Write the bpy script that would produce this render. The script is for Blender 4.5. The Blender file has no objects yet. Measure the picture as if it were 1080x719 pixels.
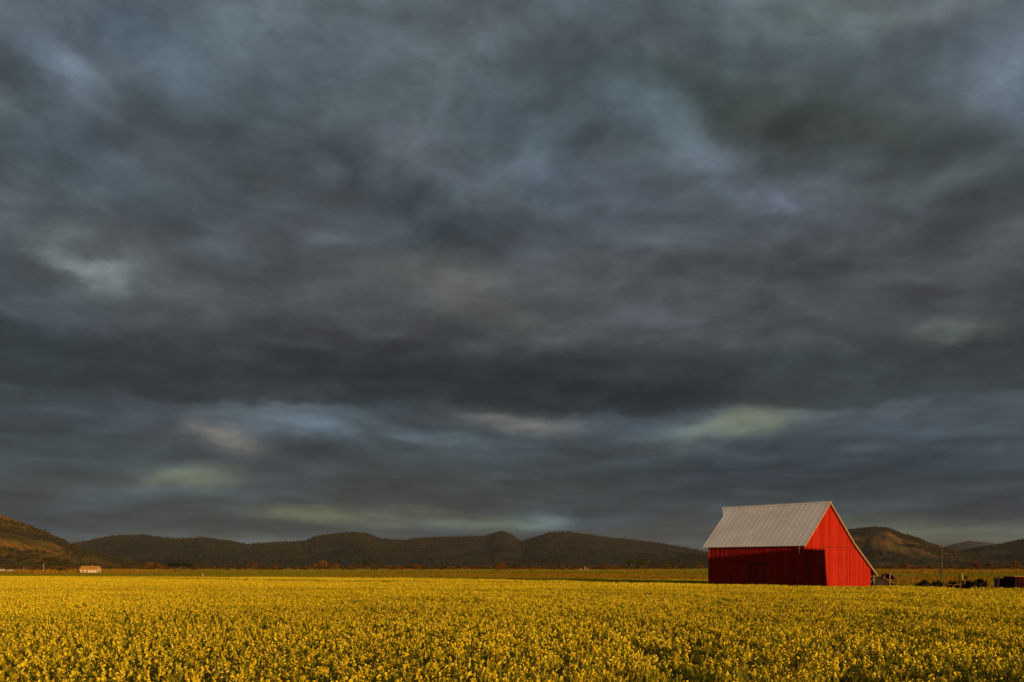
import bpy, bmesh, math, random
import numpy as np
from mathutils import Vector, Matrix, noise as mn
random.seed(7); np.random.seed(7)
sc = bpy.context.scene
COL = sc.collection
F = 1000.0; CX = 540.0; HY = 598.0; CAMZ = 2.9      # focal length and horizon in units of the 1080 px wide photo

def at(x, y, d):
    return Vector(((x - CX) / F * d, d, CAMZ + (HY - y) / F * d))
def ground_at(x, d):
    return Vector(((x - CX) / F * d, d, 0.0))

# ------------------------------------------------------------------ materials
def new_mat(name):
    m = bpy.data.materials.new(name); m.use_nodes = True
    nt = m.node_tree; nt.nodes.clear()
    return m, nt
def N(nt, t, **kw):
    n = nt.nodes.new(t)
    for k, v in kw.items(): setattr(n, k, v)
    return n
def link(nt, a, b): nt.links.new(a, b)
def math_n(nt, op, a, b=None, c=None, clamp=False):
    n = N(nt, 'ShaderNodeMath', operation=op); n.use_clamp = clamp
    for i, v in enumerate((a, b, c)):
        if v is None: continue
        if isinstance(v, (int, float)): n.inputs[i].default_value = v
        else: link(nt, v, n.inputs[i])
    return n.outputs[0]
def vmath(nt, op, a, b=None, c=None):
    n = N(nt, 'ShaderNodeVectorMath', operation=op)
    for i, v in enumerate((a, b, c)):
        if v is None: continue
        if isinstance(v, (tuple, list)): n.inputs[i].default_value = v
        else: link(nt, v, n.inputs[i])
    return n.outputs[1] if op in ('DOT_PRODUCT', 'LENGTH') else n.outputs[0]
def noise_n(nt, vec, scale, detail=4, rough=.55, dist=0.0):
    n = N(nt, 'ShaderNodeTexNoise')
    n.inputs['Scale'].default_value = scale; n.inputs['Detail'].default_value = detail
    n.inputs['Roughness'].default_value = rough; n.inputs['Distortion'].default_value = dist
    if vec is not None: link(nt, vec, n.inputs['Vector'])
    return n.outputs['Fac']
def ramp(nt, fac, stops, interp='LINEAR'):
    n = N(nt, 'ShaderNodeValToRGB'); cr = n.color_ramp; cr.interpolation = interp
    while len(cr.elements) < len(stops): cr.elements.new(.5)
    for e, (p, c) in zip(cr.elements, stops):
        e.position = p; e.color = (c[0], c[1], c[2], 1) if not isinstance(c, (int, float)) else (c, c, c, 1)
    link(nt, fac, n.inputs[0])
    return n.outputs[0]
def mixc(nt, fac, a, b, mode='MIX'):
    n = N(nt, 'ShaderNodeMix', data_type='RGBA', blend_type=mode)
    for sock, v in ((n.inputs[0], fac), (n.inputs[6], a), (n.inputs[7], b)):
        if isinstance(v, (int, float)): sock.default_value = v
        elif isinstance(v, (tuple, list)): sock.default_value = (v[0], v[1], v[2], 1)
        else: link(nt, v, sock)
    return n.outputs[2]
def principled(nt, color, rough=.8, metal=0.0, spec=.3, bump=None, bump_s=.3, bump_d=.05):
    b = N(nt, 'ShaderNodeBsdfPrincipled'); o = N(nt, 'ShaderNodeOutputMaterial')
    if isinstance(color, (tuple, list)): b.inputs['Base Color'].default_value = (*color[:3], 1)
    else: link(nt, color, b.inputs['Base Color'])
    if isinstance(rough, (int, float)): b.inputs['Roughness'].default_value = rough
    else: link(nt, rough, b.inputs['Roughness'])
    b.inputs['Metallic'].default_value = metal
    b.inputs['Specular IOR Level'].default_value = spec
    if bump is not None:
        bm = N(nt, 'ShaderNodeBump'); bm.inputs['Strength'].default_value = bump_s; bm.inputs['Distance'].default_value = bump_d
        link(nt, bump, bm.inputs['Height']); link(nt, bm.outputs[0], b.inputs['Normal'])
    link(nt, b.outputs[0], o.inputs[0])
    return b
def coord(nt, which='Object'):
    return N(nt, 'ShaderNodeTexCoord').outputs[which]
def position(nt):
    return N(nt, 'ShaderNodeNewGeometry').outputs['Position']
def mapped(nt, vec, scale=(1, 1, 1), rot=(0, 0, 0), loc=(0, 0, 0)):
    n = N(nt, 'ShaderNodeMapping'); n.inputs['Scale'].default_value = scale
    n.inputs['Rotation'].default_value = rot; n.inputs['Location'].default_value = loc
    link(nt, vec, n.inputs['Vector']); return n.outputs[0]

def plain(name, c1, c2, scale=3, rough=.8, spec=.2, bump=.2, stretch=(1, 1, 1)):
    m, nt = new_mat(name)
    v = mapped(nt, coord(nt), stretch)
    f = noise_n(nt, v, scale, 5, .6)
    principled(nt, ramp(nt, f, [(.3, c1), (.7, c2)]), rough, 0, spec, f, bump, .02)
    return m

def leafy(name, colors, transl=.35, pos_scale=None, pos_cols=None):
    """foliage or petals: colour varies per instance / per face cluster; thin leaves let some light through"""
    m, nt = new_mat(name)
    at_ = N(nt, 'ShaderNodeAttribute'); at_.attribute_name = 'vary'
    oi = N(nt, 'ShaderNodeObjectInfo')
    f = math_n(nt, 'MULTIPLY_ADD', at_.outputs['Fac'], .75, math_n(nt, 'MULTIPLY', oi.outputs['Random'], .25))
    n = len(colors)
    c = ramp(nt, f, [(i / (n - 1), colors[i]) for i in range(n)])
    if pos_scale:
        g = noise_n(nt, position(nt), pos_scale, 3, .5)
        c = mixc(nt, 1.0, c, ramp(nt, g, [(.35, pos_cols[0]), (.65, pos_cols[1])]), 'MULTIPLY')
    d = N(nt, 'ShaderNodeBsdfDiffuse'); t = N(nt, 'ShaderNodeBsdfTranslucent')
    mx = N(nt, 'ShaderNodeMixShader'); mx.inputs[0].default_value = transl
    o = N(nt, 'ShaderNodeOutputMaterial')
    link(nt, c, d.inputs[0]); link(nt, c, t.inputs[0])
    link(nt, d.outputs[0], mx.inputs[1]); link(nt, t.outputs[0], mx.inputs[2]); link(nt, mx.outputs[0], o.inputs[0])
    return m

# ------------------------------------------------------------------ object helpers
class MB:
    def __init__(s): s.v = []; s.f = []; s.m = []; s.a = []
    def add(s, verts, faces, mi=0, vary=.5):
        o = len(s.v); s.v += [tuple(p) for p in verts]
        s.f += [tuple(o + i for i in f) for f in faces]
        s.m += [mi] * len(faces); s.a += [vary] * len(faces)
    def quad(s, a, b, c, d, mi=0, vary=.5): s.add((a, b, c, d), ((0, 1, 2, 3),), mi, vary)
    def prism(s, pts, off, mi=0, vary=.5):
        """pts: polygon (3-D points), extruded by vector off"""
        n = len(pts); off = Vector(off); P = [Vector(p) for p in pts]
        s.add(P + [p + off for p in P], [tuple(range(n - 1, -1, -1)), tuple(range(n, 2 * n))] +
              [(i, (i + 1) % n, n + (i + 1) % n, n + i) for i in range(n)], mi, vary)
    def box(s, c, size, ax=Vector((1, 0, 0)), ay=Vector((0, 1, 0)), az=Vector((0, 0, 1)), mi=0, vary=.5):
        c = Vector(c); hx, hy, hz = [k / 2 for k in size]
        P = [c + ax * sx * hx + ay * sy * hy + az * sz * hz for sz in (-1, 1) for sx, sy in ((-1, -1), (1, -1), (1, 1), (-1, 1))]
        s.add(P, [(3, 2, 1, 0), (4, 5, 6, 7), (0, 1, 5, 4), (1, 2, 6, 5), (2, 3, 7, 6), (3, 0, 4, 7)], mi, vary)
    def beam(s, a, b, w, h=None, mi=0, vary=.5):
        a = Vector(a); b = Vector(b); d = (b - a); L = d.length; d.normalize()
        u = d.cross(Vector((0, 0, 1)));
        if u.length < 1e-3: u = Vector((1, 0, 0))
        u.normalize(); w2 = u.cross(d)
        s.box((a + b) / 2, (L, w, h or w), d, u, w2, mi, vary)
    def tube(s, pts, rad, n=7, mi=0, vary=.5):
        pts = [Vector(p) for p in pts]; V = []; Fc = []
        for i, (p, r) in enumerate(zip(pts, rad)):
            d = (pts[min(i + 1, len(pts) - 1)] - pts[max(i - 1, 0)]).normalized()
            u = d.cross(Vector((.3, .9, .1))).normalized(); w = d.cross(u)
            for k in range(n):
                t = 2 * math.pi * k / n; V.append(p + (u * math.cos(t) + w * math.sin(t)) * r)
        for i in range(len(pts) - 1):
            for k in range(n):
                a = i * n + k; b = i * n + (k + 1) % n; Fc.append((a, b, b + n, a + n))
        Fc.append(tuple(range(n - 1, -1, -1))); Fc.append(tuple((len(pts) - 1) * n + k for k in range(n)))
        s.add(V, Fc, mi, vary)
    def mesh(s, name, mats):
        me = bpy.data.meshes.new(name); me.from_pydata(s.v, [], s.f)
        for m in (mats if isinstance(mats, (list, tuple)) else [mats]): me.materials.append(m)
        me.polygons.foreach_set('material_index', s.m)
        at_ = me.attributes.new('vary', 'FLOAT', 'FACE'); at_.data.foreach_set('value', s.a)
        me.update(); return me
    def build(s, name, mats, parent=None, loc=None):
        o = bpy.data.objects.new(name, s.mesh(name, mats)); COL.objects.link(o)
        if parent is not None: o.parent = parent
        if loc is not None: o.location = loc
        return o
def thing(name, label, cat, loc=(0, 0, 0), rz=0, group=None):
    o = bpy.data.objects.new(name, None); COL.objects.link(o)
    o.empty_display_size = .3
    o.location = loc; o.rotation_euler = (0, 0, rz); o['label'] = label; o['category'] = cat
    if group: o['group'] = group
    return o
def tag(o, label, cat, group=None, kind=None):
    o['label'] = label; o['category'] = cat
    if group: o['group'] = group
    if kind: o['kind'] = kind
    return o
def structure(o, label, cat):
    o['kind'] = 'structure'; o['label'] = label; o['category'] = cat; return o

# ------------------------------------------------------------------ sun direction
A = Vector((-.669, .743, 0)).normalized()        # along the barn, away from the camera
G = Vector((.743, .669, 0)).normalized()         # across the gable, to the right and away
GN = -A; FN = -G                                  # outward normals of gable and long front wall
AL = math.radians(9.5); SUN_EL = math.radians(4.3)
S_H = (GN * math.cos(AL) + FN * math.sin(AL)).normalized()      # horizontal direction towards the sun
SUN = (S_H * math.cos(SUN_EL) + Vector((0, 0, math.sin(SUN_EL)))).normalized()
sl = bpy.data.lights.new('sun', 'SUN'); sl.energy = 5.0; sl.angle = math.radians(.5); sl.color = (1.0, .65, .33)
so = bpy.data.objects.new('sun', sl); COL.objects.link(so)
so.rotation_euler = SUN.to_track_quat('Z', 'Y').to_euler(); so.location = (60, -80, 60)

# ------------------------------------------------------------------ camera
cam = bpy.data.cameras.new('camera'); co = bpy.data.objects.new('camera', cam); COL.objects.link(co)
cam.sensor_width = 36; cam.lens = 36 * F / 1080; cam.shift_y = (HY - 359.5) / 1080
cam.clip_start = .1; cam.clip_end = 60000
co.location = (0, 0, CAMZ); co.rotation_euler = (math.pi / 2, 0, 0); sc.camera = co

# ------------------------------------------------------------------ sky (world)
def build_world():
    w = bpy.data.worlds.new('World'); sc.world = w; w.use_nodes = True
    nt = w.node_tree; nt.nodes.clear()
    sky = N(nt, 'ShaderNodeTexSky', sky_type='NISHITA'); sky.sun_disc = False
    sky.sun_elevation = SUN_EL; sky.sun_rotation = math.atan2(S_H.x, S_H.y)
    d = coord(nt, 'Generated')
    sx = N(nt, 'ShaderNodeSeparateXYZ'); link(nt, d, sx.inputs[0])
    w.cycles.sampling_method = 'MANUAL'; w.cycles.sample_map_resolution = 256
    X, Y, Z = sx.outputs
    az = math_n(nt, 'ARCTAN2', X, Y); el = math_n(nt, 'ARCSINE', Z)
    # layered cloud coordinates: features flatten and crowd towards the horizon
    elp = math_n(nt, 'MAXIMUM', el, 0.0)
    Q0 = N(nt, 'ShaderNodeCombineXYZ'); link(nt, math_n(nt, 'MULTIPLY', az, 2.3), Q0.inputs[0])
    link(nt, math_n(nt, 'MULTIPLY', math_n(nt, 'LOGARITHM', math_n(nt, 'ADD', elp, .15), math.e), 2.1), Q0.inputs[1])
    nw = N(nt, 'ShaderNodeTexNoise'); nw.inputs['Scale'].default_value = 1.5; nw.inputs['Detail'].default_value = 3; nw.inputs['Roughness'].default_value = .6
    link(nt, Q0.outputs[0], nw.inputs['Vector'])
    wv = vmath(nt, 'SUBTRACT', nw.outputs['Color'], (.5, .5, .5))
    Q = vmath(nt, 'ADD', Q0.outputs[0], vmath(nt, 'MULTIPLY', wv, (.28, .22, 0)))
    ae = N(nt, 'ShaderNodeCombineXYZ'); link(nt, az, ae.inputs[0]); link(nt, el, ae.inputs[1])
    ndir = N(nt, 'ShaderNodeTexNoise'); ndir.inputs['Scale'].default_value = 7; ndir.inputs['Detail'].default_value = 5; ndir.inputs['Roughness'].default_value = .62
    link(nt, mapped(nt, ae.outputs[0], (.8, 1.2, 1)), ndir.inputs['Vector'])
    k_el = math_n(nt, 'MINIMUM', math_n(nt, 'MULTIPLY_ADD', elp, 2.0, .55), 1.0)       # smaller swirls near the horizon
    wsc = N(nt, 'ShaderNodeCombineXYZ'); link(nt, math_n(nt, 'MULTIPLY', k_el, .16), wsc.inputs[0]); link(nt, math_n(nt, 'MULTIPLY', k_el, .085), wsc.inputs[1])
    P = vmath(nt, 'ADD', ae.outputs[0], vmath(nt, 'MULTIPLY', vmath(nt, 'SUBTRACT', ndir.outputs['Color'], (.5, .5, .5)), wsc.outputs[0]))
    # brightness by elevation (log values, red green blue)
    base = [(0, (50, 60, 66)), (40, (55, 65, 71)), (95, (59, 68, 74)), (140, (64, 72, 79)), (157, (69, 77, 84)), (166, (54, 61, 66)), (215, (56, 63, 68)),
            (245, (69, 74, 78)), (300, (77, 82, 87)), (400, (78, 86, 92)), (500, (83, 92, 98)), (598, (90, 99, 106))]
    def lin(c): return tuple(((k / 255 + .055) / 1.055) ** 2.4 if k > 10 else k / 255 / 12.92 for k in c)
    sp = N(nt, 'ShaderNodeSeparateXYZ'); link(nt, P, sp.inputs[0])
    t = math_n(nt, 'DIVIDE', sp.outputs[1], .62, clamp=True)
    base_c = ramp(nt, t, [(math.atan(h / F) / .62, lin(c)) for h, c in base], 'EASE')
    # drifting lighter and darker masses: x, y, rx, ry (photo-wide pixels), tilt, log amount r g b
    BL = (.00, .10, .20); CY = (0, .10, .12); YE = (.10, .10, -.13); OR = (.42, .12, -.16); MA = (.10, .0, .06); NE = (0, 0, 0); LI = (.06, .03, .14); BR = (.10, .05, -.14); PA = (.05, .06, 0); YG = (.40, .25, -.26)
    B = [(165, 48, 66, 24, 22, .22, BL), (60, 72, 22, 16, 20, .2, BL), (20, 22, 45, 28, 10, .25, MA), (330, 50, 100, 50, 10, .14, CY), (70, 155, 50, 26, 0, .14, BL),
         (140, 190, 80, 16, 3, -.22, CY), (84, 268, 36, 10, 8, .40, PA), (110, 284, 22, 10, 24, .25, PA), (130, 296, 70, 20, 20, .24, PA), (60, 245, 70, 16, 5, .14, PA), (235, 262, 34, 14, 8, .34, CY), (22, 78, 28, 26, 0, -.28, NE),
         (130, 120, 80, 26, 20, .06, MA), (430, 150, 70, 18, 14, .22, MA), (345, 183, 14, 12, 30, .16, LI), (455, 235, 90, 36, 22, -.24, NE),
         (300, 180, 90, 34, 15, -.16, NE), (500, 118, 50, 22, 0, -.08, CY), (505, 15, 60, 26, 0, -.08, MA), (460, 290, 60, 20, 10, .16, BR),
         (755, 46, 140, 30, 12, -.02, BR), (880, 12, 110, 16, 5, .14, BR), (650, 20, 40, 20, 20, .1, MA), (850, 125, 165, 32, 16, -.50, BR), (640, 88, 90, 18, 12, -.2, NE),
         (690, 122, 66, 26, 22, .36, CY), (800, 178, 90, 20, 28, .14, LI), (838, 208, 16, 8, 30, .2, LI), (1050, 75, 60, 55, 20, .26, LI), (900, 115, 60, 22, 10, .08, NE),
         (980, 235, 130, 24, -6, -.24, NE), (950, 205, 60, 10, -5, .08, BR), (700, 242, 50, 12, 5, .16, CY), (640, 205, 80, 22, 10, -.16, LI), (560, 260, 30, 20, 0, .15, LI),
         (560, 170, 40, 30, 30, .12, CY), (120, 395, 220, 22, 0, -.16, NE), (420, 385, 230, 26, 6, -.24, NE), (330, 330, 90, 20, 14, -.18, NE), (505, 335, 60, 16, 8, .16, BR), (60, 330, 90, 14, 10, .14, LI),
         (300, 446, 56, 11, 3, .42, CY), (345, 462, 40, 8, 10, .22, CY), (242, 463, 36, 9, 14, .40, OR), (203, 502, 54, 11, -3, .46, YG), (328, 537, 52, 9, -2, .54, YG),
         (470, 548, 100, 9, 2, .36, YG), (545, 447, 56, 12, 3, .42, OR), (452, 466, 50, 8, 14, .34, CY), (430, 430, 80, 7, -3, .25, NE), (225, 572, 90, 8, 0, .36, YE),
         (380, 500, 70, 14, 5, -.14, NE), (120, 430, 120, 10, 4, -.1, NE), (60, 470, 80, 16, 0, -.06, BL), (70, 545, 80, 16, 0, .05, CY),
         (680, 336, 56, 14, 4, .26, LI), (1003, 352, 30, 9, 0, .42, YE), (800, 392, 250, 26, -1, -.20, NE), (620, 405, 160, 16, 6, -.18, NE),
         (775, 450, 60, 14, -10, .48, YG), (695, 458, 50, 10, 6, .24, CY), (1000, 450, 110, 20, 3, .16, BL), (850, 505, 210, 24, 0, -.20, BL), (1000, 510, 120, 20, 0, -.14, NE),
         (572, 549, 28, 10, 0, .40, CY), (612, 552, 13, 15, 0, -.30, BL), (990, 557, 140, 10, 1, .38, YG), (725, 573, 40, 8, 0, .36, CY), (665, 540, 60, 12, 0, -.2, BL), (1040, 300, 70, 24, 0, -.08, LI),
         (560, 300, 120, 16, 5, .08, NE), (880, 300, 120, 18, 0, .06, NE)]
    acc = None
    for (x, y, rx, ry, tl, amt, tint) in B:
        a = math.atan((x - CX) / F); e = math.atan((HY - y) / F * math.cos(a))
        mp = N(nt, 'ShaderNodeMapping'); mp.vector_type = 'TEXTURE'; link(nt, P, mp.inputs[0])
        mp.inputs['Location'].default_value = (a, e, 0); mp.inputs['Rotation'].default_value = (0, 0, -math.radians(tl))
        k = 1.25; mp.inputs['Scale'].default_value = (k * rx / F * math.cos(a), k * ry / F * math.cos(e), 1)
        flat = vmath(nt, 'MULTIPLY', mp.outputs[0], (1, 1, 0))
        g = math_n(nt, 'POWER', math.exp(-1), math_n(nt, 'POWER', vmath(nt, 'DOT_PRODUCT', flat, flat), 1.35))
        s = abs(amt) * .75 + .25 * (1 if abs(amt) > .1 else .6)
        amps = tuple((1.35 if amt > 0 else 1.0) * amt + tint[i] * s * 1.5 for i in range(3))
        acc = vmath(nt, 'MULTIPLY_ADD', g, amps, acc if acc is not None else (0, 0, 0))
    # soft cloud structure
    def centred(v, am): return math_n(nt, 'MULTIPLY', math_n(nt, 'SUBTRACT', v, .5), am)
    rotQ = mapped(nt, Q, (1, 1, 1), (0, 0, .22))
    lum = centred(noise_n(nt, rotQ, 1.1, 4, .55), .45)
    # ragged cloud sheets with defined edges, one behind the other
    for (sc_, off, lo, hi, am) in ((1.9, (3, 1, 0), .46, .60, .13), (4.6, (9, 4, 0), .45, .60, .11), (11, (2, 6, 0), .42, .62, .08)):
        n_ = noise_n(nt, mapped(nt, rotQ, (.9, 1.1, 1), (0, 0, 0), off), sc_, 6, .54)
        lum = math_n(nt, 'ADD', lum, centred(ramp(nt, n_, [(lo, 0), (hi, 1)], 'EASE'), am * 1.3))
    # relief: the side of each billow that faces up and left is lighter
    for (sc_, am, off) in ((2.2, 2.0, (.05, -.07, 0)),):
        n0 = noise_n(nt, rotQ, sc_, 6, .55)
        n1 = noise_n(nt, vmath(nt, 'ADD', rotQ, off), sc_, 6, .55)
        lum = math_n(nt, 'ADD', lum, math_n(nt, 'MULTIPLY', math_n(nt, 'SUBTRACT', n0, n1), am))
    acc = vmath(nt, 'ADD', acc, vmath(nt, 'MULTIPLY_ADD', lum, (1, 1, 1), (0, 0, 0)))
    tintn = math_n(nt, 'SUBTRACT', noise_n(nt, mapped(nt, Q, (1, 1, 1), (0, 0, 0), (7, 3, 0)), 1.3, 4, .55), .5)
    acc = vmath(nt, 'ADD', acc, vmath(nt, 'MULTIPLY_ADD', tintn, (.34, 0, -.2), (0, 0, 0)))
    s3 = N(nt, 'ShaderNodeSeparateXYZ'); link(nt, acc, s3.inputs[0]); c3 = N(nt, 'ShaderNodeCombineXYZ')
    for i in range(3): link(nt, math_n(nt, 'EXPONENT', s3.outputs[i]), c3.inputs[i])
    cloud = vmath(nt, 'MULTIPLY', base_c, c3.outputs[0])
    cloud = vmath(nt, 'MULTIPLY', cloud, (10.0, 10.35, 10.45))          # Background strength is 0.1
    thin = ramp(nt, noise_n(nt, Q, 1.1, 1, .5), [(.35, .0), (.75, .05)])
    out = mixc(nt, thin, cloud, sky.outputs[0])
    bg = N(nt, 'ShaderNodeBackground'); bg.inputs[1].default_value = .1; link(nt, out, bg.inputs[0])
    o = N(nt, 'ShaderNodeOutputWorld'); link(nt, bg.outputs[0], o.inputs[0])
build_world()

# ------------------------------------------------------------------ ground, hills
def crop_far(x):       # distance of the far edge of the crop, by bearing (photo-wide pixel)
    return float(np.interp(x, [-400, 0, 240, 480, 745, 790], [215, 189, 170, 148, 131, 122]))
BARN_C = Vector((.308 * 92, 92, 0))

def build_ground():
    rs = [0, 6, 12, 20, 35, 60, 100, 160, 250, 400, 650, 1000, 1600, 2500, 4000, 6500, 9000, 12300]
    n = 96; V = [(0, 0, 0)]; Fc = []
    for r in rs[1:]:
        for k in range(n):
            t = 2 * math.pi * k / n; V.append((r * math.cos(t), r * math.sin(t), 0))
    for k in range(n): Fc.append((0, 1 + k, 1 + (k + 1) % n))
    for i in range(len(rs) - 2):
        for k in range(n):
            a = 1 + i * n + k; b = 1 + i * n + (k + 1) % n; Fc.append((a, a + n, b + n, b))
    mb = MB(); mb.add(V, Fc)
    m, nt = new_mat('plain_ground')
    p = position(nt)
    bands = noise_n(nt, mapped(nt, p, (.0012, .006, 1), (0, 0, .1)), 2.0, 4, .55)
    c = ramp(nt, bands, [(.3, (.05, .06, .012)), (.45, (.075, .085, .014)), (.52, (.2, .11, .03)), (.6, (.06, .07, .014)), (.72, (.13, .09, .03))])
    fine = noise_n(nt, p, .5, 6, .65)
    c = mixc(nt, 1.0, c, ramp(nt, fine, [(.3, (.6, .6, .6)), (.7, (1.3, 1.2, 1.1))]), 'MULTIPLY')
    # tilled soil under and round the crop
    ln = vmath(nt, 'LENGTH', p)
    c = mixc(nt, ramp(nt, math_n(nt, 'DIVIDE', ln, 400), [(.28, 0), (.45, 1)]), mixc(nt, fine, (.03, .024, .012), (.075, .05, .025)), c)
    principled(nt, c, .95, 0, .1, fine, .8, .3)
    structure(mb.build('ground', m), 'flat farm plain of soil and grass running out to the hills', 'ground')
build_ground()

def hill_mat(name, forest, grass, dry, fscale, cover):
    m, nt = new_mat(name)
    p = position(nt)
    n1 = noise_n(nt, p, fscale, 6, .6, .4)
    n2 = noise_n(nt, mapped(nt, p, (1, 1, 3), (0, 0, .3)), fscale * 1.8, 5, .6)
    n3 = noise_n(nt, p, fscale * 12, 4, .7)
    g = mixc(nt, ramp(nt, n2, [(.42, 0), (.6, 1)]), grass, dry)
    c = mixc(nt, ramp(nt, n1, [(cover, 1), (cover + .09, 0)]), g, forest)
    c = mixc(nt, 1.0, c, ramp(nt, n3, [(.3, (.6, .6, .6)), (.7, (1.4, 1.4, 1.4))]), 'MULTIPLY')
    principled(nt, c, .95, 0, .05, n3, .7, 10)
    return m
def hill(name, label, sky_pts, d_foot, d_crest, d_back, mat, seed, rough=1.0, tree_h=0, ntree=0, foot=0.0, cols=260, rows=60):
    xs = [p[0] for p in sky_pts]; ys = [p[1] for p in sky_pts]
    U = np.linspace(xs[0], xs[-1], cols)
    V = []; H = np.zeros((cols, rows)); PX = np.zeros((cols, rows, 2))
    for i, u in enumerate(U):
        y = np.interp(u, xs, ys); hz = max((HY - y) / F * d_crest + CAMZ - tree_h * .6, 0)
        edge = min(1, (u - xs[0]) / 50, (xs[-1] - u) / 50); edge = max(edge, 0)
        wob = 1 + .12 * mn.noise(Vector((u * .011, seed, 0)))
        for j in range(rows):
            t = j / (rows - 1)
            if t < .72:
                s = t / .72; d = d_foot * wob + (d_crest - d_foot * wob) * s
                prof = (s ** 1.25) * (1 - .25 * (1 - s) * s * 4 * .5)
            else:
                s = (t - .72) / .28; d = d_crest + (d_back - d_crest) * s; prof = (1 - s) ** 1.3
            X = (u - CX) / F * d
            q = Vector((X, d, seed * 100)) / (d_crest * .085)
            r = mn.ridged_multi_fractal(q, .9, 2.1, 5, 1.0, 2.0) - 1.1
            env = math.sin(math.pi * min(1, t / .72)) if t < .72 else 0
            bump = r * hz * .22 * rough * env
            bump += mn.fractal(q * 7, 1, 2, 3) * hz * .03 * (.3 + env)
            # keep spurs below the line of sight to the crest
            z = hz * prof + bump
            lim = CAMZ + (hz - CAMZ) * d / d_crest
            if t < .70: z = min(z, lim * .97)
            z = max(z, -2) if t > .02 else -2
            if t > .97: z = -3
            V.append((X, d, z)); H[i, j] = z; PX[i, j] = (X, d)
    Fc = [(i * rows + j, (i + 1) * rows + j, (i + 1) * rows + j + 1, i * rows + j + 1) for i in range(cols - 1) for j in range(rows - 1)]
    mb = MB(); mb.add(V, Fc); o = mb.build(name, mat)
    for p in o.data.polygons: p.use_smooth = True
    structure(o, label, 'hill')
    return V, cols, rows

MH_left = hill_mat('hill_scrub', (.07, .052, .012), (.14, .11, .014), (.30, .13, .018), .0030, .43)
MH_mid = hill_mat('hill_forest_shaded', (.024, .025, .014), (.042, .038, .016), (.070, .046, .018), .0011, .60)  # dark forest tones, also standing in for cloud shadow on this ridge
MH_right = hill_mat('hill_wooded', (.040, .034, .015), (.080, .062, .018), (.19, .08, .022), .0020, .54)
MH_far = hill_mat('hill_distant_hazed', (.035, .038, .04), (.045, .047, .045), (.05, .05, .045), .0010, .60)  # greyed bluish tones: the haze of distance put into the colour

hills = {}
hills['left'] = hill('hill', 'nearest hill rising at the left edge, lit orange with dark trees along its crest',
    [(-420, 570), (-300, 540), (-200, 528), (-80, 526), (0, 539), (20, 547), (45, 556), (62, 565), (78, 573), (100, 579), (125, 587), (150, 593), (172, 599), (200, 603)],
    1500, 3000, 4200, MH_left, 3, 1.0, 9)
hills['mid'] = hill('hill', 'long dark wooded ridge across the middle of the horizon',
    [(-60, 590), (40, 578), (85, 570), (120, 563), (150, 562), (190, 567), (215, 565), (240, 569), (262, 572), (290, 570), (322, 569), (332, 564), (365, 559), (385, 560), (405, 567),
     (430, 568), (440, 566), (480, 564), (512, 564), (521, 560), (529, 558), (538, 561), (550, 569), (560, 566), (580, 560), (600, 559), (640, 565), (665, 567), (690, 570), (720, 576), (750, 581), (800, 586), (860, 592)],
    3600, 6200, 8500, MH_mid, 11, .8, 10, cols=420)
hills['right'] = hill('hill', 'dark wooded hill rising directly right of the red barn',
    [(690, 592), (760, 582), (830, 571), (870, 562), (895, 557), (920, 554), (936, 555), (950, 561), (966, 565), (985, 573), (1003, 578), (1030, 588), (1075, 599), (1100, 603)],
    2600, 4300, 6000, MH_right, 21, 1.0, 9)
hills['far'] = hill('hill', 'small pale distant peak between the two right hand hills',
    [(900, 590), (960, 583), (995, 576), (1010, 571), (1022, 569), (1040, 571), (1060, 574), (1120, 578), (1200, 585)],
    7000, 9500, 11500, MH_far, 31, .8, 6, cols=140)
hills['edge'] = hill('hill', 'wooded hill climbing out of the picture at the right edge',
    [(960, 598), (985, 590), (1005, 582), (1030, 576), (1055, 572), (1080, 567), (1150, 556), (1260, 550), (1400, 570)],
    2900, 5200, 7000, MH_right, 43, 1.0, 9)

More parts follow.
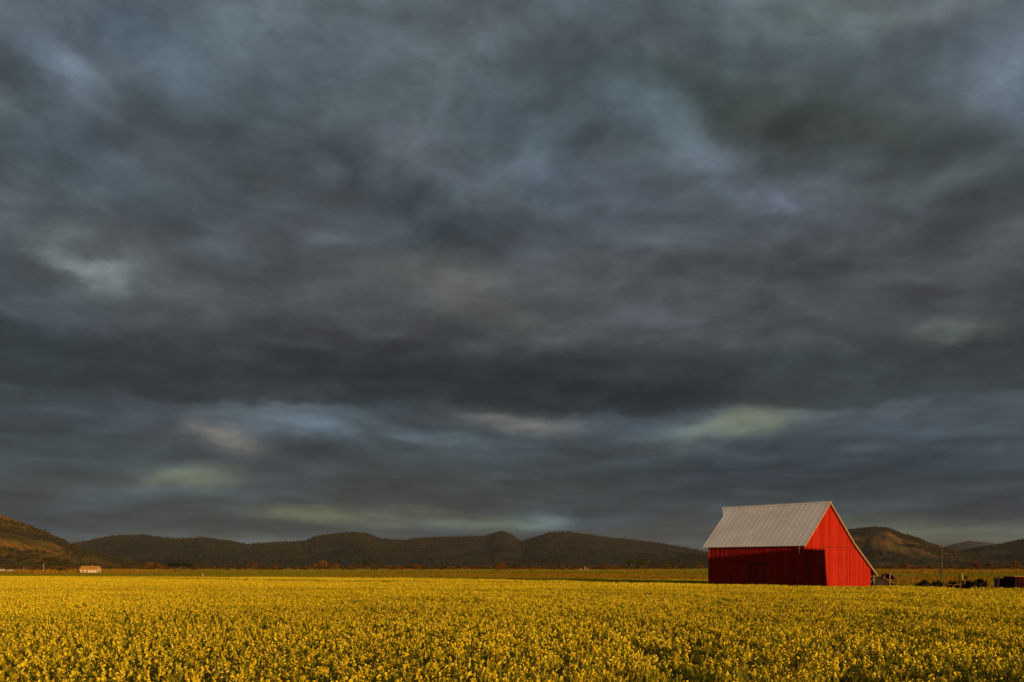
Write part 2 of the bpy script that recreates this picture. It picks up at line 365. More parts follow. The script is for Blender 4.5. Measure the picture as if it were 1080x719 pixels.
# ------------------------------------------------------------------ instancing of uncountable growth
def scatter(name, protos, pts, label, cat):
    """pts: list of (x,y,z, rotz, sx,sy,sz, index). One 'stuff' object; geometry nodes put a proto on each vertex."""
    col = bpy.data.collections.new(name + '_source')
    for i, me in enumerate(protos):
        o = bpy.data.objects.new('%s_source_%02d' % (name, i), me); col.objects.link(o)
    me = bpy.data.meshes.new(name); arr = np.array(pts, dtype=np.float32)
    me.vertices.add(len(arr)); me.vertices.foreach_set('co', arr[:, :3].ravel())
    r = me.attributes.new('rot', 'FLOAT_VECTOR', 'POINT'); rv = np.zeros((len(arr), 3), np.float32); rv[:, 2] = arr[:, 3]; r.data.foreach_set('vector', rv.ravel())
    s = me.attributes.new('scl', 'FLOAT_VECTOR', 'POINT'); s.data.foreach_set('vector', np.ascontiguousarray(arr[:, 4:7]).ravel())
    ix = me.attributes.new('idx', 'INT', 'POINT'); ix.data.foreach_set('value', arr[:, 7].astype(np.int32))
    o = bpy.data.objects.new(name, me); COL.objects.link(o)
    ng = bpy.data.node_groups.new(name, 'GeometryNodeTree')
    ng.interface.new_socket('Geometry', in_out='INPUT', socket_type='NodeSocketGeometry')
    ng.interface.new_socket('Geometry', in_out='OUTPUT', socket_type='NodeSocketGeometry')
    gi = ng.nodes.new('NodeGroupInput'); go = ng.nodes.new('NodeGroupOutput')
    iop = ng.nodes.new('GeometryNodeInstanceOnPoints'); ci = ng.nodes.new('GeometryNodeCollectionInfo')
    ci.inputs['Collection'].default_value = col; ci.inputs['Separate Children'].default_value = True; ci.inputs['Reset Children'].default_value = True
    def na(nm, ty):
        n = ng.nodes.new('GeometryNodeInputNamedAttribute'); n.data_type = ty; n.inputs['Name'].default_value = nm; return n.outputs['Attribute']
    L = ng.links.new
    L(gi.outputs[0], iop.inputs['Points']); L(ci.outputs[0], iop.inputs['Instance']); iop.inputs['Pick Instance'].default_value = True
    L(na('idx', 'INT'), iop.inputs['Instance Index']); L(na('rot', 'FLOAT_VECTOR'), iop.inputs['Rotation']); L(na('scl', 'FLOAT_VECTOR'), iop.inputs['Scale'])
    L(iop.outputs[0], go.inputs[0])
    md = o.modifiers.new('scatter', 'NODES'); md.node_group = ng
    tag(o, label, cat, kind='stuff'); return o

R = random.random
def rv(s=1.0): return Vector((R() - .5, R() - .5, R() - .5)) * 2 * s
def leaf_quad(mb, p, d, w, L, mi, vary):
    d = d.normalized(); u = d.cross(Vector((R() - .5, R() - .5, R() - .5)).normalized())
    if u.length < .05: u = Vector((1, 0, 0))
    u.normalize()
    mb.add((p, p + d * L * .5 + u * w * .5, p + d * L, p + d * L * .5 - u * w * .5), ((0, 1, 2, 3),), mi, vary)

M_PETAL = leafy('rape_petals', [(.50, .35, .010), (.74, .55, .015), (.87, .69, .025), (.92, .80, .16)], .2, .06, ((.84, .78, .8), (1.08, 1.08, 1)))
M_STEM = leafy('rape_stems', [(.09, .13, .012), (.22, .24, .016), (.38, .33, .02), (.48, .25, .022)], .25, .06, ((.8, .88, .8), (1.2, 1.12, 1)))
CROP_H = 1.2
def crop_tile(size, per_m2, detail, bloom, seed):
    random.seed(seed); mb = MB(); n = int(per_m2 * size * size)
    for _ in range(n):
        bx, by = (R() - .5) * size, (R() - .5) * size
        h = CROP_H * (.72 + .34 * R() ** .8) ; lean = Vector((R() - .5, R() - .5, 0)) * .30
        top = Vector((bx, by, 0)) + lean * h * .6 + Vector((0, 0, h))
        z0 = .25; b0 = Vector((bx, by, z0))
        if detail == 2:
            for k in range(2):
                an = math.pi * (k / 2) + R(); u = Vector((math.cos(an), math.sin(an), 0)) * .006
                mb.quad(b0 - u, b0 + u, top + u * .5, top - u * .5, 1, .2 + .5 * R())
        else:
            an = R() * math.pi; u = Vector((math.cos(an), math.sin(an), 0)) * .010
            mb.quad(b0 - u, b0 + u, top + u * .5, top - u * .5, 1, .2 + .5 * R())
        tips = [top]
        for k in range(random.choice((1, 2, 3)) if detail == 2 else 1):
            s = .55 + .25 * R(); p = b0.lerp(top, s)
            q = p + Vector((R() - .5, R() - .5, 0)) * .34 + Vector((0, 0, (h - p.z) * (.5 + .5 * R())))
            u = rv().normalized() * .005; mb.quad(p - u, p + u, q + u * .6, q - u * .6, 1, .2 + .5 * R()); tips.append(q)
        for q in tips:
            vv = R()
            if R() > bloom:      # budding or seeding tip, green
                for k in range(4 if detail == 2 else 2):
                    leaf_quad(mb, q - Vector((0, 0, .05 + .1 * R())), rv(.6) + Vector((0, 0, 1)), .02 if detail == 2 else .03, .12, 1, .35 + .65 * R())
                continue
            if detail == 2:
                hh = .07 + .07 * R()
                for k in range(int(5 + 8 * R())):
                    s = R(); an = R() * 6.283; rr = .042 * (1 - .55 * s) * (.5 + .6 * R())
                    c = q + Vector((math.cos(an) * rr, math.sin(an) * rr, (s - .8) * hh))
                    nrm = (Vector((math.cos(an), math.sin(an), .5)) + rv(.5)).normalized()
                    u = nrm.cross(Vector((0, 0, 1)) + rv(.2)).normalized(); w = nrm.cross(u); sz = .0105 + .0065 * R()
                    mb.quad(c - u * sz - w * sz, c + u * sz - w * sz, c + u * sz + w * sz, c - u * sz + w * sz, 0, min(1, max(0, vv * .6 + .4 * R())))
                for k in range(3):   # pods and pedicels
                    p = q - Vector((0, 0, hh * (.9 + R())))
                    leaf_quad(mb, p, rv(.7) + Vector((0, 0, .8)), .006, .06, 1, .5 + .5 * R())
            else:
                for k in range(4):
                    c = q + Vector(((R() - .5) * .05, (R() - .5) * .05, -.10 * R())); nrm = rv(1).normalized(); nrm.z *= .5; nrm.normalize()
                    u = nrm.cross(Vector((0, 0, 1)) + rv(.2)).normalized(); w = nrm.cross(u); sz = .016 + .012 * R()
                    mb.quad(c - u * sz - w * sz, c + u * sz - w * sz, c + u * sz + w * sz, c - u * sz + w * sz, 0, min(1, vv * .6 + .4 * R()))
        for k in range(9 if detail == 2 else 4):
            s = .3 + .58 * R(); p = b0.lerp(top, s)
            d = Vector((R() - .5, R() - .5, .25 + .5 * R()))
            sc_ = (1.25 - s) * (1 if detail == 2 else 1.6)
            leaf_quad(mb, p, d, .045 * sc_, .16 * sc_, 1, .55 * R())
    return mb.mesh('rape_tile', [M_PETAL, M_STEM])

near_p = [crop_tile(1.15, 44, 2, .66, 100 + i) for i in range(6)] + [crop_tile(1.15, 42, 2, .26, 120 + i) for i in range(3)]
far_p = [crop_tile(2.2, 46, 1, .80, 200 + i) for i in range(5)] + [crop_tile(2.2, 44, 1, .38, 220 + i) for i in range(2)]
random.seed(5)
TRACK = [(-64, 163), (-51, 150), (-16.5, 117), (10, 108)]
def track_gap(X, Y):
    for (a, b) in zip(TRACK[:-1], TRACK[1:]):
        A_ = Vector(a); B_ = Vector(b); P_ = Vector((X, Y)); t = max(0, min(1, (P_ - A_).dot(B_ - A_) / (B_ - A_).length_squared))
        q = A_.lerp(B_, t)
        if (P_ - q).length < 4.6 and (P_ - q).y > -4.2 + 2.2 * max(0, (X + 10) / 20): return True
    return False
PERP = Vector((-S_H.y, S_H.x, 0)) * (1 if -S_H.y > 0 else -1)
def in_crop(X, Y):
    if Y < 7: return False
    x = CX + X / Y * F
    if abs(X) > Y * .70 + 9: return False
    rel = Vector((X, Y, 0)) - BARN_C; a = rel.dot(A); w = rel.dot(G)
    if X > 20:
        q = Vector((X, Y, 0)) - BARN_C; ps = q.dot(PERP); ts = q.dot(S_H)
        if -.3 < ts < 36 and ps > -3.4 + min(1, ts / 8) * .4: return False
    if x > 745:
        if w > -1.0 and a > -1.4 and w < 16 and a < 14: return False
        if w >= -1.0 and x > 746 and a > 0 : return False
        if w > 13.5 and a > -3: return False
        if x > 850 and Y > 93 - max(0, (x - 930)) * .018: return False
        if Y > crop_far(x): return False
    elif Y > crop_far(x): return False
    return not track_gap(X, Y)
pts_n, pts_f = [], []
def thin(X, Y):
    v = mn.fractal(Vector((X * .13 + 4, Y * .07, 2.2)), 1, 2, 3)
    v2 = mn.noise(Vector((X * .5, Y * .35, 7)))
    right = max(0, min(1, (X / max(Y, 1) - .05) / .45))
    closeness = max(0, min(1, (48 - Y) / 34))
    return v * .55 + v2 * .3 + right * .38 * closeness + .20 * closeness
for iy in range(0, 75):
    Y = 8 + iy * .95
    for ix in range(int(-(Y * .7 + 9)), int(Y * .7 + 9)):
        X = ix * .95 + R() * .2; yy = Y + R() * .2
        if not in_crop(X, yy): continue
        t = thin(X, yy)
        if t > .62 and R() < .5: continue
        hs = 1 + .07 * mn.noise(Vector((X * .25, yy * .18, 1))) + .05 * (R() - .5) - max(0, t - .25) * .32 + .10 * max(0, min(1, (X - 18) / 12)) * max(0, min(1, (yy - 50) / 15))
        idx = random.randrange(6) if R() > t * 1.1 - .10 else 6 + random.randrange(3)
        pts_n.append((X, yy, 0, R() * 6.283, 1, 1, hs, idx))
Y0 = 8 + 75 * .95
for iy in range(0, 80):
    Y = Y0 + .5 + iy * 1.9
    if Y > 215: break
    for ix in range(int(-(Y * .7 + 9) / 1.9), int((Y * .7 + 9) / 1.9)):
        X = ix * 1.9 + R() * .3; yy = Y + R() * .3
        if not in_crop(X, yy): continue
        t = thin(X, yy); hs = 1 + .07 * mn.noise(Vector((X * .25, yy * .18, 1))) + .04 * (R() - .5)
        idx = random.randrange(5) if R() > t * .5 else 5 + random.randrange(2)
        pts_f.append((X, yy, 0, R() * 6.283, 1, 1, hs, idx))
scatter('flowering_crop', near_p + far_p, pts_n + [p[:7] + (p[7] + len(near_p),) for p in pts_f],
        'dense field of yellow flowering oilseed crop filling the foreground', 'flower field')

# meadow grass beyond the crop
M_GRASS = leafy('meadow_blades', [(.08, .10, .008), (.14, .15, .010), (.22, .19, .014), (.32, .21, .02)], .3, .005, ((.7, 1.1, .7), (1.7, .8, 1)))
def grass_tile(size, n, h, seed):
    random.seed(seed); mb = MB()
    for _ in range(n):
        p = Vector(((R() - .5) * size, (R() - .5) * size, 0)); an = R() * 6.283
        u = Vector((math.cos(an), math.sin(an), 0)); hh = h * (.4 + .8 * R()); w = hh * .45; l = rv(.3) * hh; v = R()
        mb.add((p - u * w, p + u * w, p + l + Vector((0, 0, hh))), ((0, 1, 2),), 0, v)
    return mb.mesh('grass_tile', M_GRASS)
gp = [grass_tile(5, 260, .38, 300 + i) for i in range(4)] + [grass_tile(24, 900, .8, 320 + i) for i in range(3)]
random.seed(9); gpts = []
for (lo, hi, st, base, cnt) in ((92, 430, 4.6, 0, 4), (430, 1700, 22, 4, 3)):
    Y = lo
    while Y < hi:
        X = -Y * .68 - 6
        while X < Y * .68 + 6:
            x = CX + X / Y * F; rel = Vector((X, Y, 0)) - BARN_C; a = rel.dot(A); w = rel.dot(G)
            ok = not (w > -2.5 and w < 16 and a > -2.5 and a < 14)
            if ok and (Y > (crop_far(x) - 1 if x < 790 else 92) or track_gap(X, Y)):
                gpts.append((X + R(), Y + R(), 0, R() * 6.283, 1, 1, .7 + .6 * R(), base + random.randrange(cnt)))
            X += st
        Y += st
scatter('meadow_grass', gp, gpts, 'rough green and tawny grassland beyond the yellow crop', 'grass')

# woods on the hills
M_FOR = leafy('hill_tree_leaves', [(.018, .021, .011), (.028, .029, .013), (.040, .036, .015)], .1)
M_FOR2 = leafy('hill_oak_leaves', [(.028, .030, .010), (.044, .038, .012), (.075, .048, .014)], .15)
def wood_proto(kind, seed):
    random.seed(seed); mb = MB()
    if kind == 0:
        for k in range(5):
            z = .1 + k * .18; r = .26 * (1 - k / 5.5)
            for j in range(6):
                a = 6.283 * (j + R() * .6) / 6; b = a + 1.15
                mb.add(((math.cos(a) * r, math.sin(a) * r, z), (math.cos(b) * r, math.sin(b) * r, z), (0, 0, z + .32)), ((0, 1, 2),), 0, R())
    else:
        for k in range(34):
            d = rv(1).normalized(); c = Vector((d.x * .34, d.y * .34, .5 + d.z * .36)) * (.8 + .3 * R())
            u = rv(1).normalized() * .15; w = rv(1).normalized() * .15
            mb.add((c - u, c + w, c + u, c - w), ((0, 1, 2, 3),), 0, R())
    return mb.mesh('wood_proto', M_FOR if kind == 0 else M_FOR2)
wp = [wood_proto(0, 400 + i) for i in range(3)] + [wood_proto(1, 410 + i) for i in range(3)]
random.seed(12); wpts = []
for key, count, hmin, hmax, oak in (('left', 5200, 4, 9, .9), ('mid', 14000, 8, 14, .35), ('right', 10000, 6, 11, .5), ('edge', 9000, 7, 12, .5), ('far', 900, 12, 18, 0)):
    V, cols, rows = hills[key]; got = 0; tries = 0
    while got < count and tries < count * 12:
        tries += 1
        i = random.randrange(cols - 1); j = int((random.random() ** .7) * rows * .76)
        s, t = R(), R()
        a, b, c, d = (Vector(V[i * rows + j]), Vector(V[(i + 1) * rows + j]), Vector(V[i * rows + j + 1]), Vector(V[(i + 1) * rows + j + 1]))
        p = a.lerp(b, s).lerp(c.lerp(d, s), t)
        if p.z < 3: continue
        v = mn.fractal(p * .0042 + Vector((3, 1, 0)), 1, 2, 4)
        crest = .6 < j / rows < .76
        if v + (.35 if crest else 0) < .02 + .12 * R(): continue
        h = hmin + (hmax - hmin) * R(); w = h * (.9 + .5 * R())
        isoak = R() < oak
        wpts.append((p.x, p.y, p.z - .8, R() * 6.283, w, w, h, (3 if isoak else 0) + random.randrange(3))); got += 1
scatter('hill_woods', wp, wpts, 'scattered far-off woods covering the slopes and crests of the hills', 'woods')

# hedgerows and scrub at the foot of the hills
M_HEDGE = leafy('hedgerow_leaves', [(.03, .035, .01), (.07, .05, .014), (.13, .07, .016), (.19, .09, .018)], .2, .004, ((.6, .8, .8), (1.3, 1.0, 1)))
def hedge_proto(seed):
    me = wood_proto(1, seed); me.materials.clear(); me.materials.append(M_HEDGE); return me
hp = [hedge_proto(500 + i) for i in range(5)]
random.seed(21); hpts = []
for row, (yr, n, hm) in enumerate(((560, 260, 1.6), (800, 420, 2.6), (1150, 900, 4), (1500, 1500, 6), (1900, 1700, 7), (2400, 1800, 8))):
    for k in range(n):
        u = R() * 1.5 - .75; Y = yr * (1 + .05 * mn.noise(Vector((u * 3, row, 0))) + .03 * (R() - .5) + .08 * u)
        if mn.fractal(Vector((u * 9, row * 5.1, 3)), 1, 2, 3) < -.05 + .25 * R(): continue
        h = hm * (.5 + .8 * R()); w = h * (1.1 + .8 * R())
        hpts.append((u * Y, Y, -.1 * h, R() * 6.283, w, w, h, random.randrange(5)))
scatter('hedgerows', hp, hpts, 'low rusty brown hedgerows and scrub crossing the plain below the hills', 'hedgerows')

# ------------------------------------------------------------------ the red barn
def barn():
    C = BARN_C
    L = 11.15; W = 13.2
    RIDGE = (4.5, 9.40); EAVE = (-.30, 5.0); KINK = (9.3, 5.36); TAIL = (14.2, 2.05)
    PR = [EAVE, RIDGE, KINK, TAIL]
    def roof_z(w): return float(np.interp(w, [p[0] for p in PR], [p[1] for p in PR]))
    def pt(a, w, z): return A * a + G * w + Vector((0, 0, z))
    root = thing('barn', 'large red board barn with pale metal roof sweeping low on the right', 'barn', C)
    m, nt = new_mat('red_boards')
    oc = coord(nt)
    at_ = N(nt, 'ShaderNodeAttribute'); at_.attribute_name = 'vary'
    strk = noise_n(nt, mapped(nt, oc, (5, 5, .25)), 1.6, 6, .65)
    blot = noise_n(nt, oc, .45, 4, .6)
    c = ramp(nt, at_.outputs['Fac'], [(0, (.28, .008, .002)), (.5, (.38, .012, .002)), (1, (.46, .022, .003))])
    c = mixc(nt, ramp(nt, strk, [(.35, .35), (.62, 0)]), c, (.27, .014, .005))
    worn = math_n(nt, 'MULTIPLY', ramp(nt, noise_n(nt, mapped(nt, oc, (9, 9, .35), (0, 0, 0), (3, 0, 0)), 1.0, 5, .7), [(.56, 0), (.68, 1)]), ramp(nt, blot, [(.46, 0), (.60, .9)]))
    c = mixc(nt, worn, c, (.52, .17, .07))
    c = mixc(nt, ramp(nt, blot, [(.3, .25), (.6, 0)]), c, (.38, .03, .006))
    principled(nt, c, .85, 0, .12, strk, .4, .01)
    M_RED = m
    m, nt = new_mat('metal_roofing')
    oc = coord(nt)
    pt_n = noise_n(nt, oc, .5, 5, .6); st = noise_n(nt, mapped(nt, oc, (.9, .9, .12)), 3.0, 5, .6)
    c = ramp(nt, pt_n, [(.3, (.70, .65, .60)), (.7, (.88, .82, .77))])
    c = mixc(nt, ramp(nt, st, [(.55, 0), (.75, .35)]), c, (.50, .42, .36))
    principled(nt, c, .55, 0, .3, st, .15, .01)
    M_ROOF = m
    M_TRIM = plain('weathered_trim', (.26, .18, .09), (.44, .31, .15), 2.5, .75)
    M_DARK = plain('dark_timber', (.05, .02, .012), (.09, .035, .02), 4)
    M_DOOR = plain('door_boards', (.20, .012, .005), (.30, .018, .006), 3, stretch=(4, 4, .3))
    M_PALE = plain('bleached_board', (.42, .38, .32), (.6, .55, .46), 3)
    random.seed(31)
    # gable wall facing the camera: real vertical boards with slightly different depth
    def gable(a0, sgn, name):
        mb = MB(); w = 0.0
        while w < W - .01:
            bw = min(.24 + .03 * (R() - .5), W - w); w1 = w + bw - .012
            off = GN * sgn * (.0 + .018 * R()); zb = 0.0
            zl = roof_z(w) - .10; zr = roof_z(w1) - .10
            pts = [pt(a0, w, zb), pt(a0, w1, zb), pt(a0, w1, zr)]
            for (kw, kz) in PR:
                if w < kw < w1: pts.append(pt(a0, kw, kz - .10))
            pts.append(pt(a0, w, zl))
            mb.prism([p + off for p in pts], -GN * sgn * .05, 0, R()); w += bw
        mb.prism([pt(a0, .02, 0) - GN * sgn * .06, pt(a0, W - .02, 0) - GN * sgn * .06, pt(a0, W - .02, roof_z(W) - .14) - GN * sgn * .06] +
                 [pt(a0, KINK[0], KINK[1] - .14) - GN * sgn * .06, pt(a0, RIDGE[0], RIDGE[1] - .14) - GN * sgn * .06, pt(a0, .02, roof_z(0) - .14) - GN * sgn * .06], -GN * sgn * .03, 1, .2)
        return mb.build(name, [M_RED, M_DARK], root)
    gable(0, 1, 'wall'); gable(L, -1, 'wall')
    # long front wall: boards and battens, hatched door
    mb = MB(); a = 0.0; zt = roof_z(0) - .12
    while a < L - .01:
        bw = min(.26 + .03 * (R() - .5), L - a)
        if not (4.05 < a + bw * .5 < 6.15):
            off = FN * (.015 * R())
            mb.prism([pt(a + .006, 0, 0) + off, pt(a + bw - .006, 0, 0) + off, pt(a + bw - .006, 0, zt) + off, pt(a + .006, 0, zt) + off], -FN * .05, 0, R())
            if R() < .8: mb.box(pt(a, -.028, zt / 2), (.05, .02, zt - .05), A, G, mi=0, vary=R())
        else:
            off = FN * (.015 * R())
            mb.prism([pt(a, 0, 3.35) + off, pt(a + bw - .012, 0, 3.35) + off, pt(a + bw - .012, 0, zt) + off, pt(a, 0, zt) + off], -FN * .05, 0, R())
            mb.box(pt(a, -.028, (zt + 3.4) / 2), (.05, .02, zt - 3.45), A, G, mi=0, vary=R())
        a += bw
    mb.prism([pt(.05, .09, 0), pt(L - .05, .09, 0), pt(L - .05, .09, zt), pt(.05, .09, zt)], G * .03, 1)
    mb.build('wall', [M_RED, M_DARK], root)
    mb = MB(); mb.prism([pt(.05, W - .03, 0), pt(L - .05, W - .03, 0), pt(L - .05, W - .03, roof_z(W) - .1), pt(.05, W - .03, roof_z(W) - .1)], G * .05, 0)
    mb.build('wall', [M_RED], root)
    # door
    mb = MB()
    for k in range(8): mb.prism([pt(4.08 + k * .258, .02, .05), pt(4.08 + k * .258 + .248, .02, .05), pt(4.08 + k * .258 + .248, .02, 3.3), pt(4.08 + k * .258, .02, 3.3)], G * .03, 0, R())
    dr = mb.build('door', [M_DOOR], root)
    mb = MB(); mb.beam(pt(3.6, -.09, 3.42), pt(7.6, -.09, 3.42), .05, .07)
    mb.build('door_track', [M_DARK], root)
    mb = MB(); mb.beam(pt(4.1, -.005, .15), pt(6.1, -.005, 3.2), .03, .12); mb.beam(pt(4.1, -.03, 1.65), pt(6.1, -.03, 1.65), .03, .12)
    mb.build('brace', [M_DOOR], dr)
    # horizontal girt board across the gable, above the lean-to
    mb = MB(); mb.box(pt(-.045, 6.7, 4.94), (.022, 7.6, .05), A, G); mb.build('girt_board', [M_DARK], root)
    # corner boards
    for (aa, ww) in ((-.03, -.03), (L + .03, -.03)):
        mb = MB(); mb.box(pt(aa, ww, (roof_z(0) - .25) / 2), (.10, .10, roof_z(0) - .3), A, G); mb.build('corner_board', [M_RED], root)
    # roof: standing seam sheets on each plane
    def plane(w0, z0, w1, z1, a0, a1, name):
        mb = MB(); T = Vector((0, 0, .05))
        mb.prism([pt(a0, w0, z0), pt(a1, w0, z0), pt(a1, w1, z1), pt(a0, w1, z1)], T, 0)
        k = a0 + .03
        while k < a1 - .02:
            mb.prism([pt(k, w0, z0 + .05), pt(k + .045, w0, z0 + .05), pt(k + .045, w1, z1 + .05), pt(k, w1, z1 + .05)], Vector((0, 0, .011)), 0); k += .60
        return mb.build(name, [M_ROOF], root)
    OV = .28
    rf = plane(EAVE[0], EAVE[1], RIDGE[0], RIDGE[1], -OV, L + .62, 'roof')
    rf2 = plane(KINK[0], KINK[1], RIDGE[0], RIDGE[1], -OV, L + .62, 'roof')
    plane(TAIL[0], TAIL[1], KINK[0] - .004, KINK[1] - .012, -OV, L + .62, 'lean_to_roof')
    # hay hood: the upper roof carried past the far gable
    mb = MB(); hz = RIDGE[1]; x0 = L + .625; fl = 1.15
    zl = roof_z(RIDGE[0] - fl); zr = hz - fl * (hz - KINK[1]) / (KINK[0] - RIDGE[0])
    mb.prism([pt(x0, RIDGE[0], hz), pt(x0 + .95, RIDGE[0], hz), pt(x0, RIDGE[0] - fl, zl)], Vector((0, 0, .05)))
    mb.prism([pt(x0, RIDGE[0], hz), pt(x0 + .95, RIDGE[0], hz), pt(x0, RIDGE[0] + fl, zr)], Vector((0, 0, .05)))
    mb.build('hay_hood', [M_ROOF], root)
    mb = MB(); rc = hz + .075
    for s_ in (-1, 1):
        mb.prism([pt(-OV - .01, RIDGE[0], rc + .03), pt(L + 1.56, RIDGE[0], rc + .03), pt(L + 1.56, RIDGE[0] + s_ * .16, rc - .115), pt(-OV - .01, RIDGE[0] + s_ * .16, rc - .115)], Vector((0, 0, .02)))
    mb.build('ridge_cap', [M_ROOF], rf)
    # barge boards along the near rake
    for (p, q) in ((EAVE, RIDGE), (RIDGE, KINK), (KINK, TAIL)):
        mb = MB(); a0 = -OV - .03
        mb.prism([pt(a0, p[0], p[1] - .12), pt(a0, q[0], q[1] - .12), pt(a0, q[0], q[1] + .06), pt(a0, p[0], p[1] + .06)], A * .035)
        mb.build('barge_board', [M_TRIM], root)
    for (p, q) in ((EAVE, RIDGE), (RIDGE, KINK), (KINK, TAIL)):
        mb = MB(); a0 = L + .625
        mb.prism([pt(a0, p[0], p[1] - .13), pt(a0, q[0], q[1] - .13), pt(a0, q[0], q[1] + .04), pt(a0, p[0], p[1] + .04)], A * .03)
        mb.build('barge_board', [M_TRIM], root)
    mb = MB(); k = .3
    while k < L:
        mb.beam(pt(k, .04, roof_z(.04) - .09), pt(k, EAVE[0] + .03, EAVE[1] - .07), .05, .11); k += .6
    tag_ = mb.build('rafter_tails', [M_DARK], root)
    mb = MB(); mb.box(pt(.45, -.085, 4.55), (.09, .025, .62), A, G)
    mb.build('pale_batten', [M_PALE], root)
    # post carrying the low tail of the roof
    mb = MB(); mb.beam(pt(.05, 14.0, 0), pt(.05, 14.0, roof_z(14.0) - .03), .12); mb.beam(pt(.05, 13.25, 1.3), pt(.05, 14.0, 1.8), .06, mi=0)
    mb.build('post', [plain('old_post', (.12, .11, .07), (.2, .18, .11))], root)
barn()

# ------------------------------------------------------------------ unseen bale stack, added off to the right to cast the shadow on the barn
def shadow_caster_stack():
    t = 34.0; ctr = BARN_C + S_H * t
    perp = Vector((-S_H.y, S_H.x, 0))                   # to the right, seen from the sun
    if perp.x < 0: perp = -perp
    top = 4.72 + t * math.tan(SUN_EL)
    wedge = (G * 3.9).dot(perp)       # where the top right edge must fall
    base = (G * 4.75).dot(perp)
    left = (A * 11.6).dot(perp) - .5
    root = thing('shadow_caster_stack', 'unseen tall stack of straw bales, added out of frame to shade the barn', 'bale stack', ctr)
    M = plain('straw', (.35, .24, .09), (.5, .36, .15), 6)
    n = 9; h = top / n; random.seed(3)
    mb = MB()
    for k in range(n):
        zc = (k + .5) * h; fr = k / (n - 1); r = base + (wedge - base) * fr; l = left - .6 + .6 * fr
        cur = l
        while cur < r - .05:
            e = min(cur + 2.2, r)
            for q in range(3):
                mb.box(perp * (cur + e) / 2 + S_H * (q * 1.25 + .1 * fr + .04 * R()) + Vector((0, 0, zc)), (e - cur - .004, 1.2, h - .01), perp, S_H)
            cur = e
    mb.build('bales', M, root)
shadow_caster_stack()

# ------------------------------------------------------------------ trees and shrubs that can be told apart
M_BARK = plain('bark', (.05, .035, .02), (.11, .075, .045), 6)
LEAFM = {
    'orange': leafy('rust_leaves', [(.11, .045, .010), (.20, .08, .014), (.30, .125, .02)], .3),
    'green': leafy('olive_leaves', [(.03, .04, .008), (.06, .07, .012), (.10, .09, .016)], .3),
    'dark': leafy('dark_leaves', [(.012, .016, .006), (.022, .026, .008), (.04, .036, .012)], .2),
    'brown': leafy('brown_twigs', [(.06, .035, .012), (.12, .06, .02), (.17, .08, .025)], .3)}
def tree_meshes(kind, shape, seed):
    """unit tree, 1 high"""
    random.seed(seed); tr = MB(); cr = MB()
    tr.tube([(0, 0, 0), (.01, 0, .25), (.0, .01, .55), (.01, 0, .8)], [.035, .026, .016, .005], 6)
    cen = []
    for k in range(9):
        a = 6.283 * k / 9 + R(); z = .38 + .45 * R(); rr = (.16 + .2 * R()) * (1.1 - z * .5) * shape
        e = Vector((math.cos(a) * rr, math.sin(a) * rr, z)); cen.append((e, .11 + .09 * R()))
        tr.tube([(0, 0, .25 + .3 * R() * z), e * .6 + Vector((0, 0, .1)), e], [.014, .009, .004], 4)
    cen.append((Vector((0, 0, .85)), .13)); cen.append((Vector((.04, .02, .62)), .2 * shape))
    for c, r in cen:
        v0 = R()
        for k in range(46):
            d = rv(1).normalized() * r * (.35 + .75 * R()); p = c + Vector((d.x, d.y, d.z * .8)); s = .028 + .022 * R()
            u = rv(1).normalized() * s; w = rv(1).normalized() * s
            cr.add((p - u, p + w, p + u, p - w), ((0, 1, 2, 3),), 0, min(1, max(0, v0 * .6 + .4 * R())))
    return tr.mesh('trunk', M_BARK), cr.mesh('crown', LEAFM[kind])
TM = {}
def tree(x, ybase, h_px, kind, shape, label, group, w=1.0, dist=None):
    d = dist or 1000 * CAMZ / (ybase - HY)
    key = (kind, shape, (int(x) % 3))
    if key not in TM: TM[key] = tree_meshes(kind, shape, hash((kind == 'dark', shape, int(x) % 3)) % 1000 + 50)
    tm, cm = TM[key]; g = ground_at(x, d); H = h_px / F * d * (1.25 if group != SHR else 1.3)
    root = thing('tree' if group != SHR else 'shrub', label, 'tree' if group != SHR else 'shrub', g, (x * 1.7) % 6.28, group)
    for nm, me in (('trunk', tm), ('crown', cm)):
        o = bpy.data.objects.new(nm, me); COL.objects.link(o); o.parent = root; o.scale = (H * w, H * w, H)
SHR = 'shrubs along the far edge of the crop'
TG = 'small trees scattered across the plain below the hills'
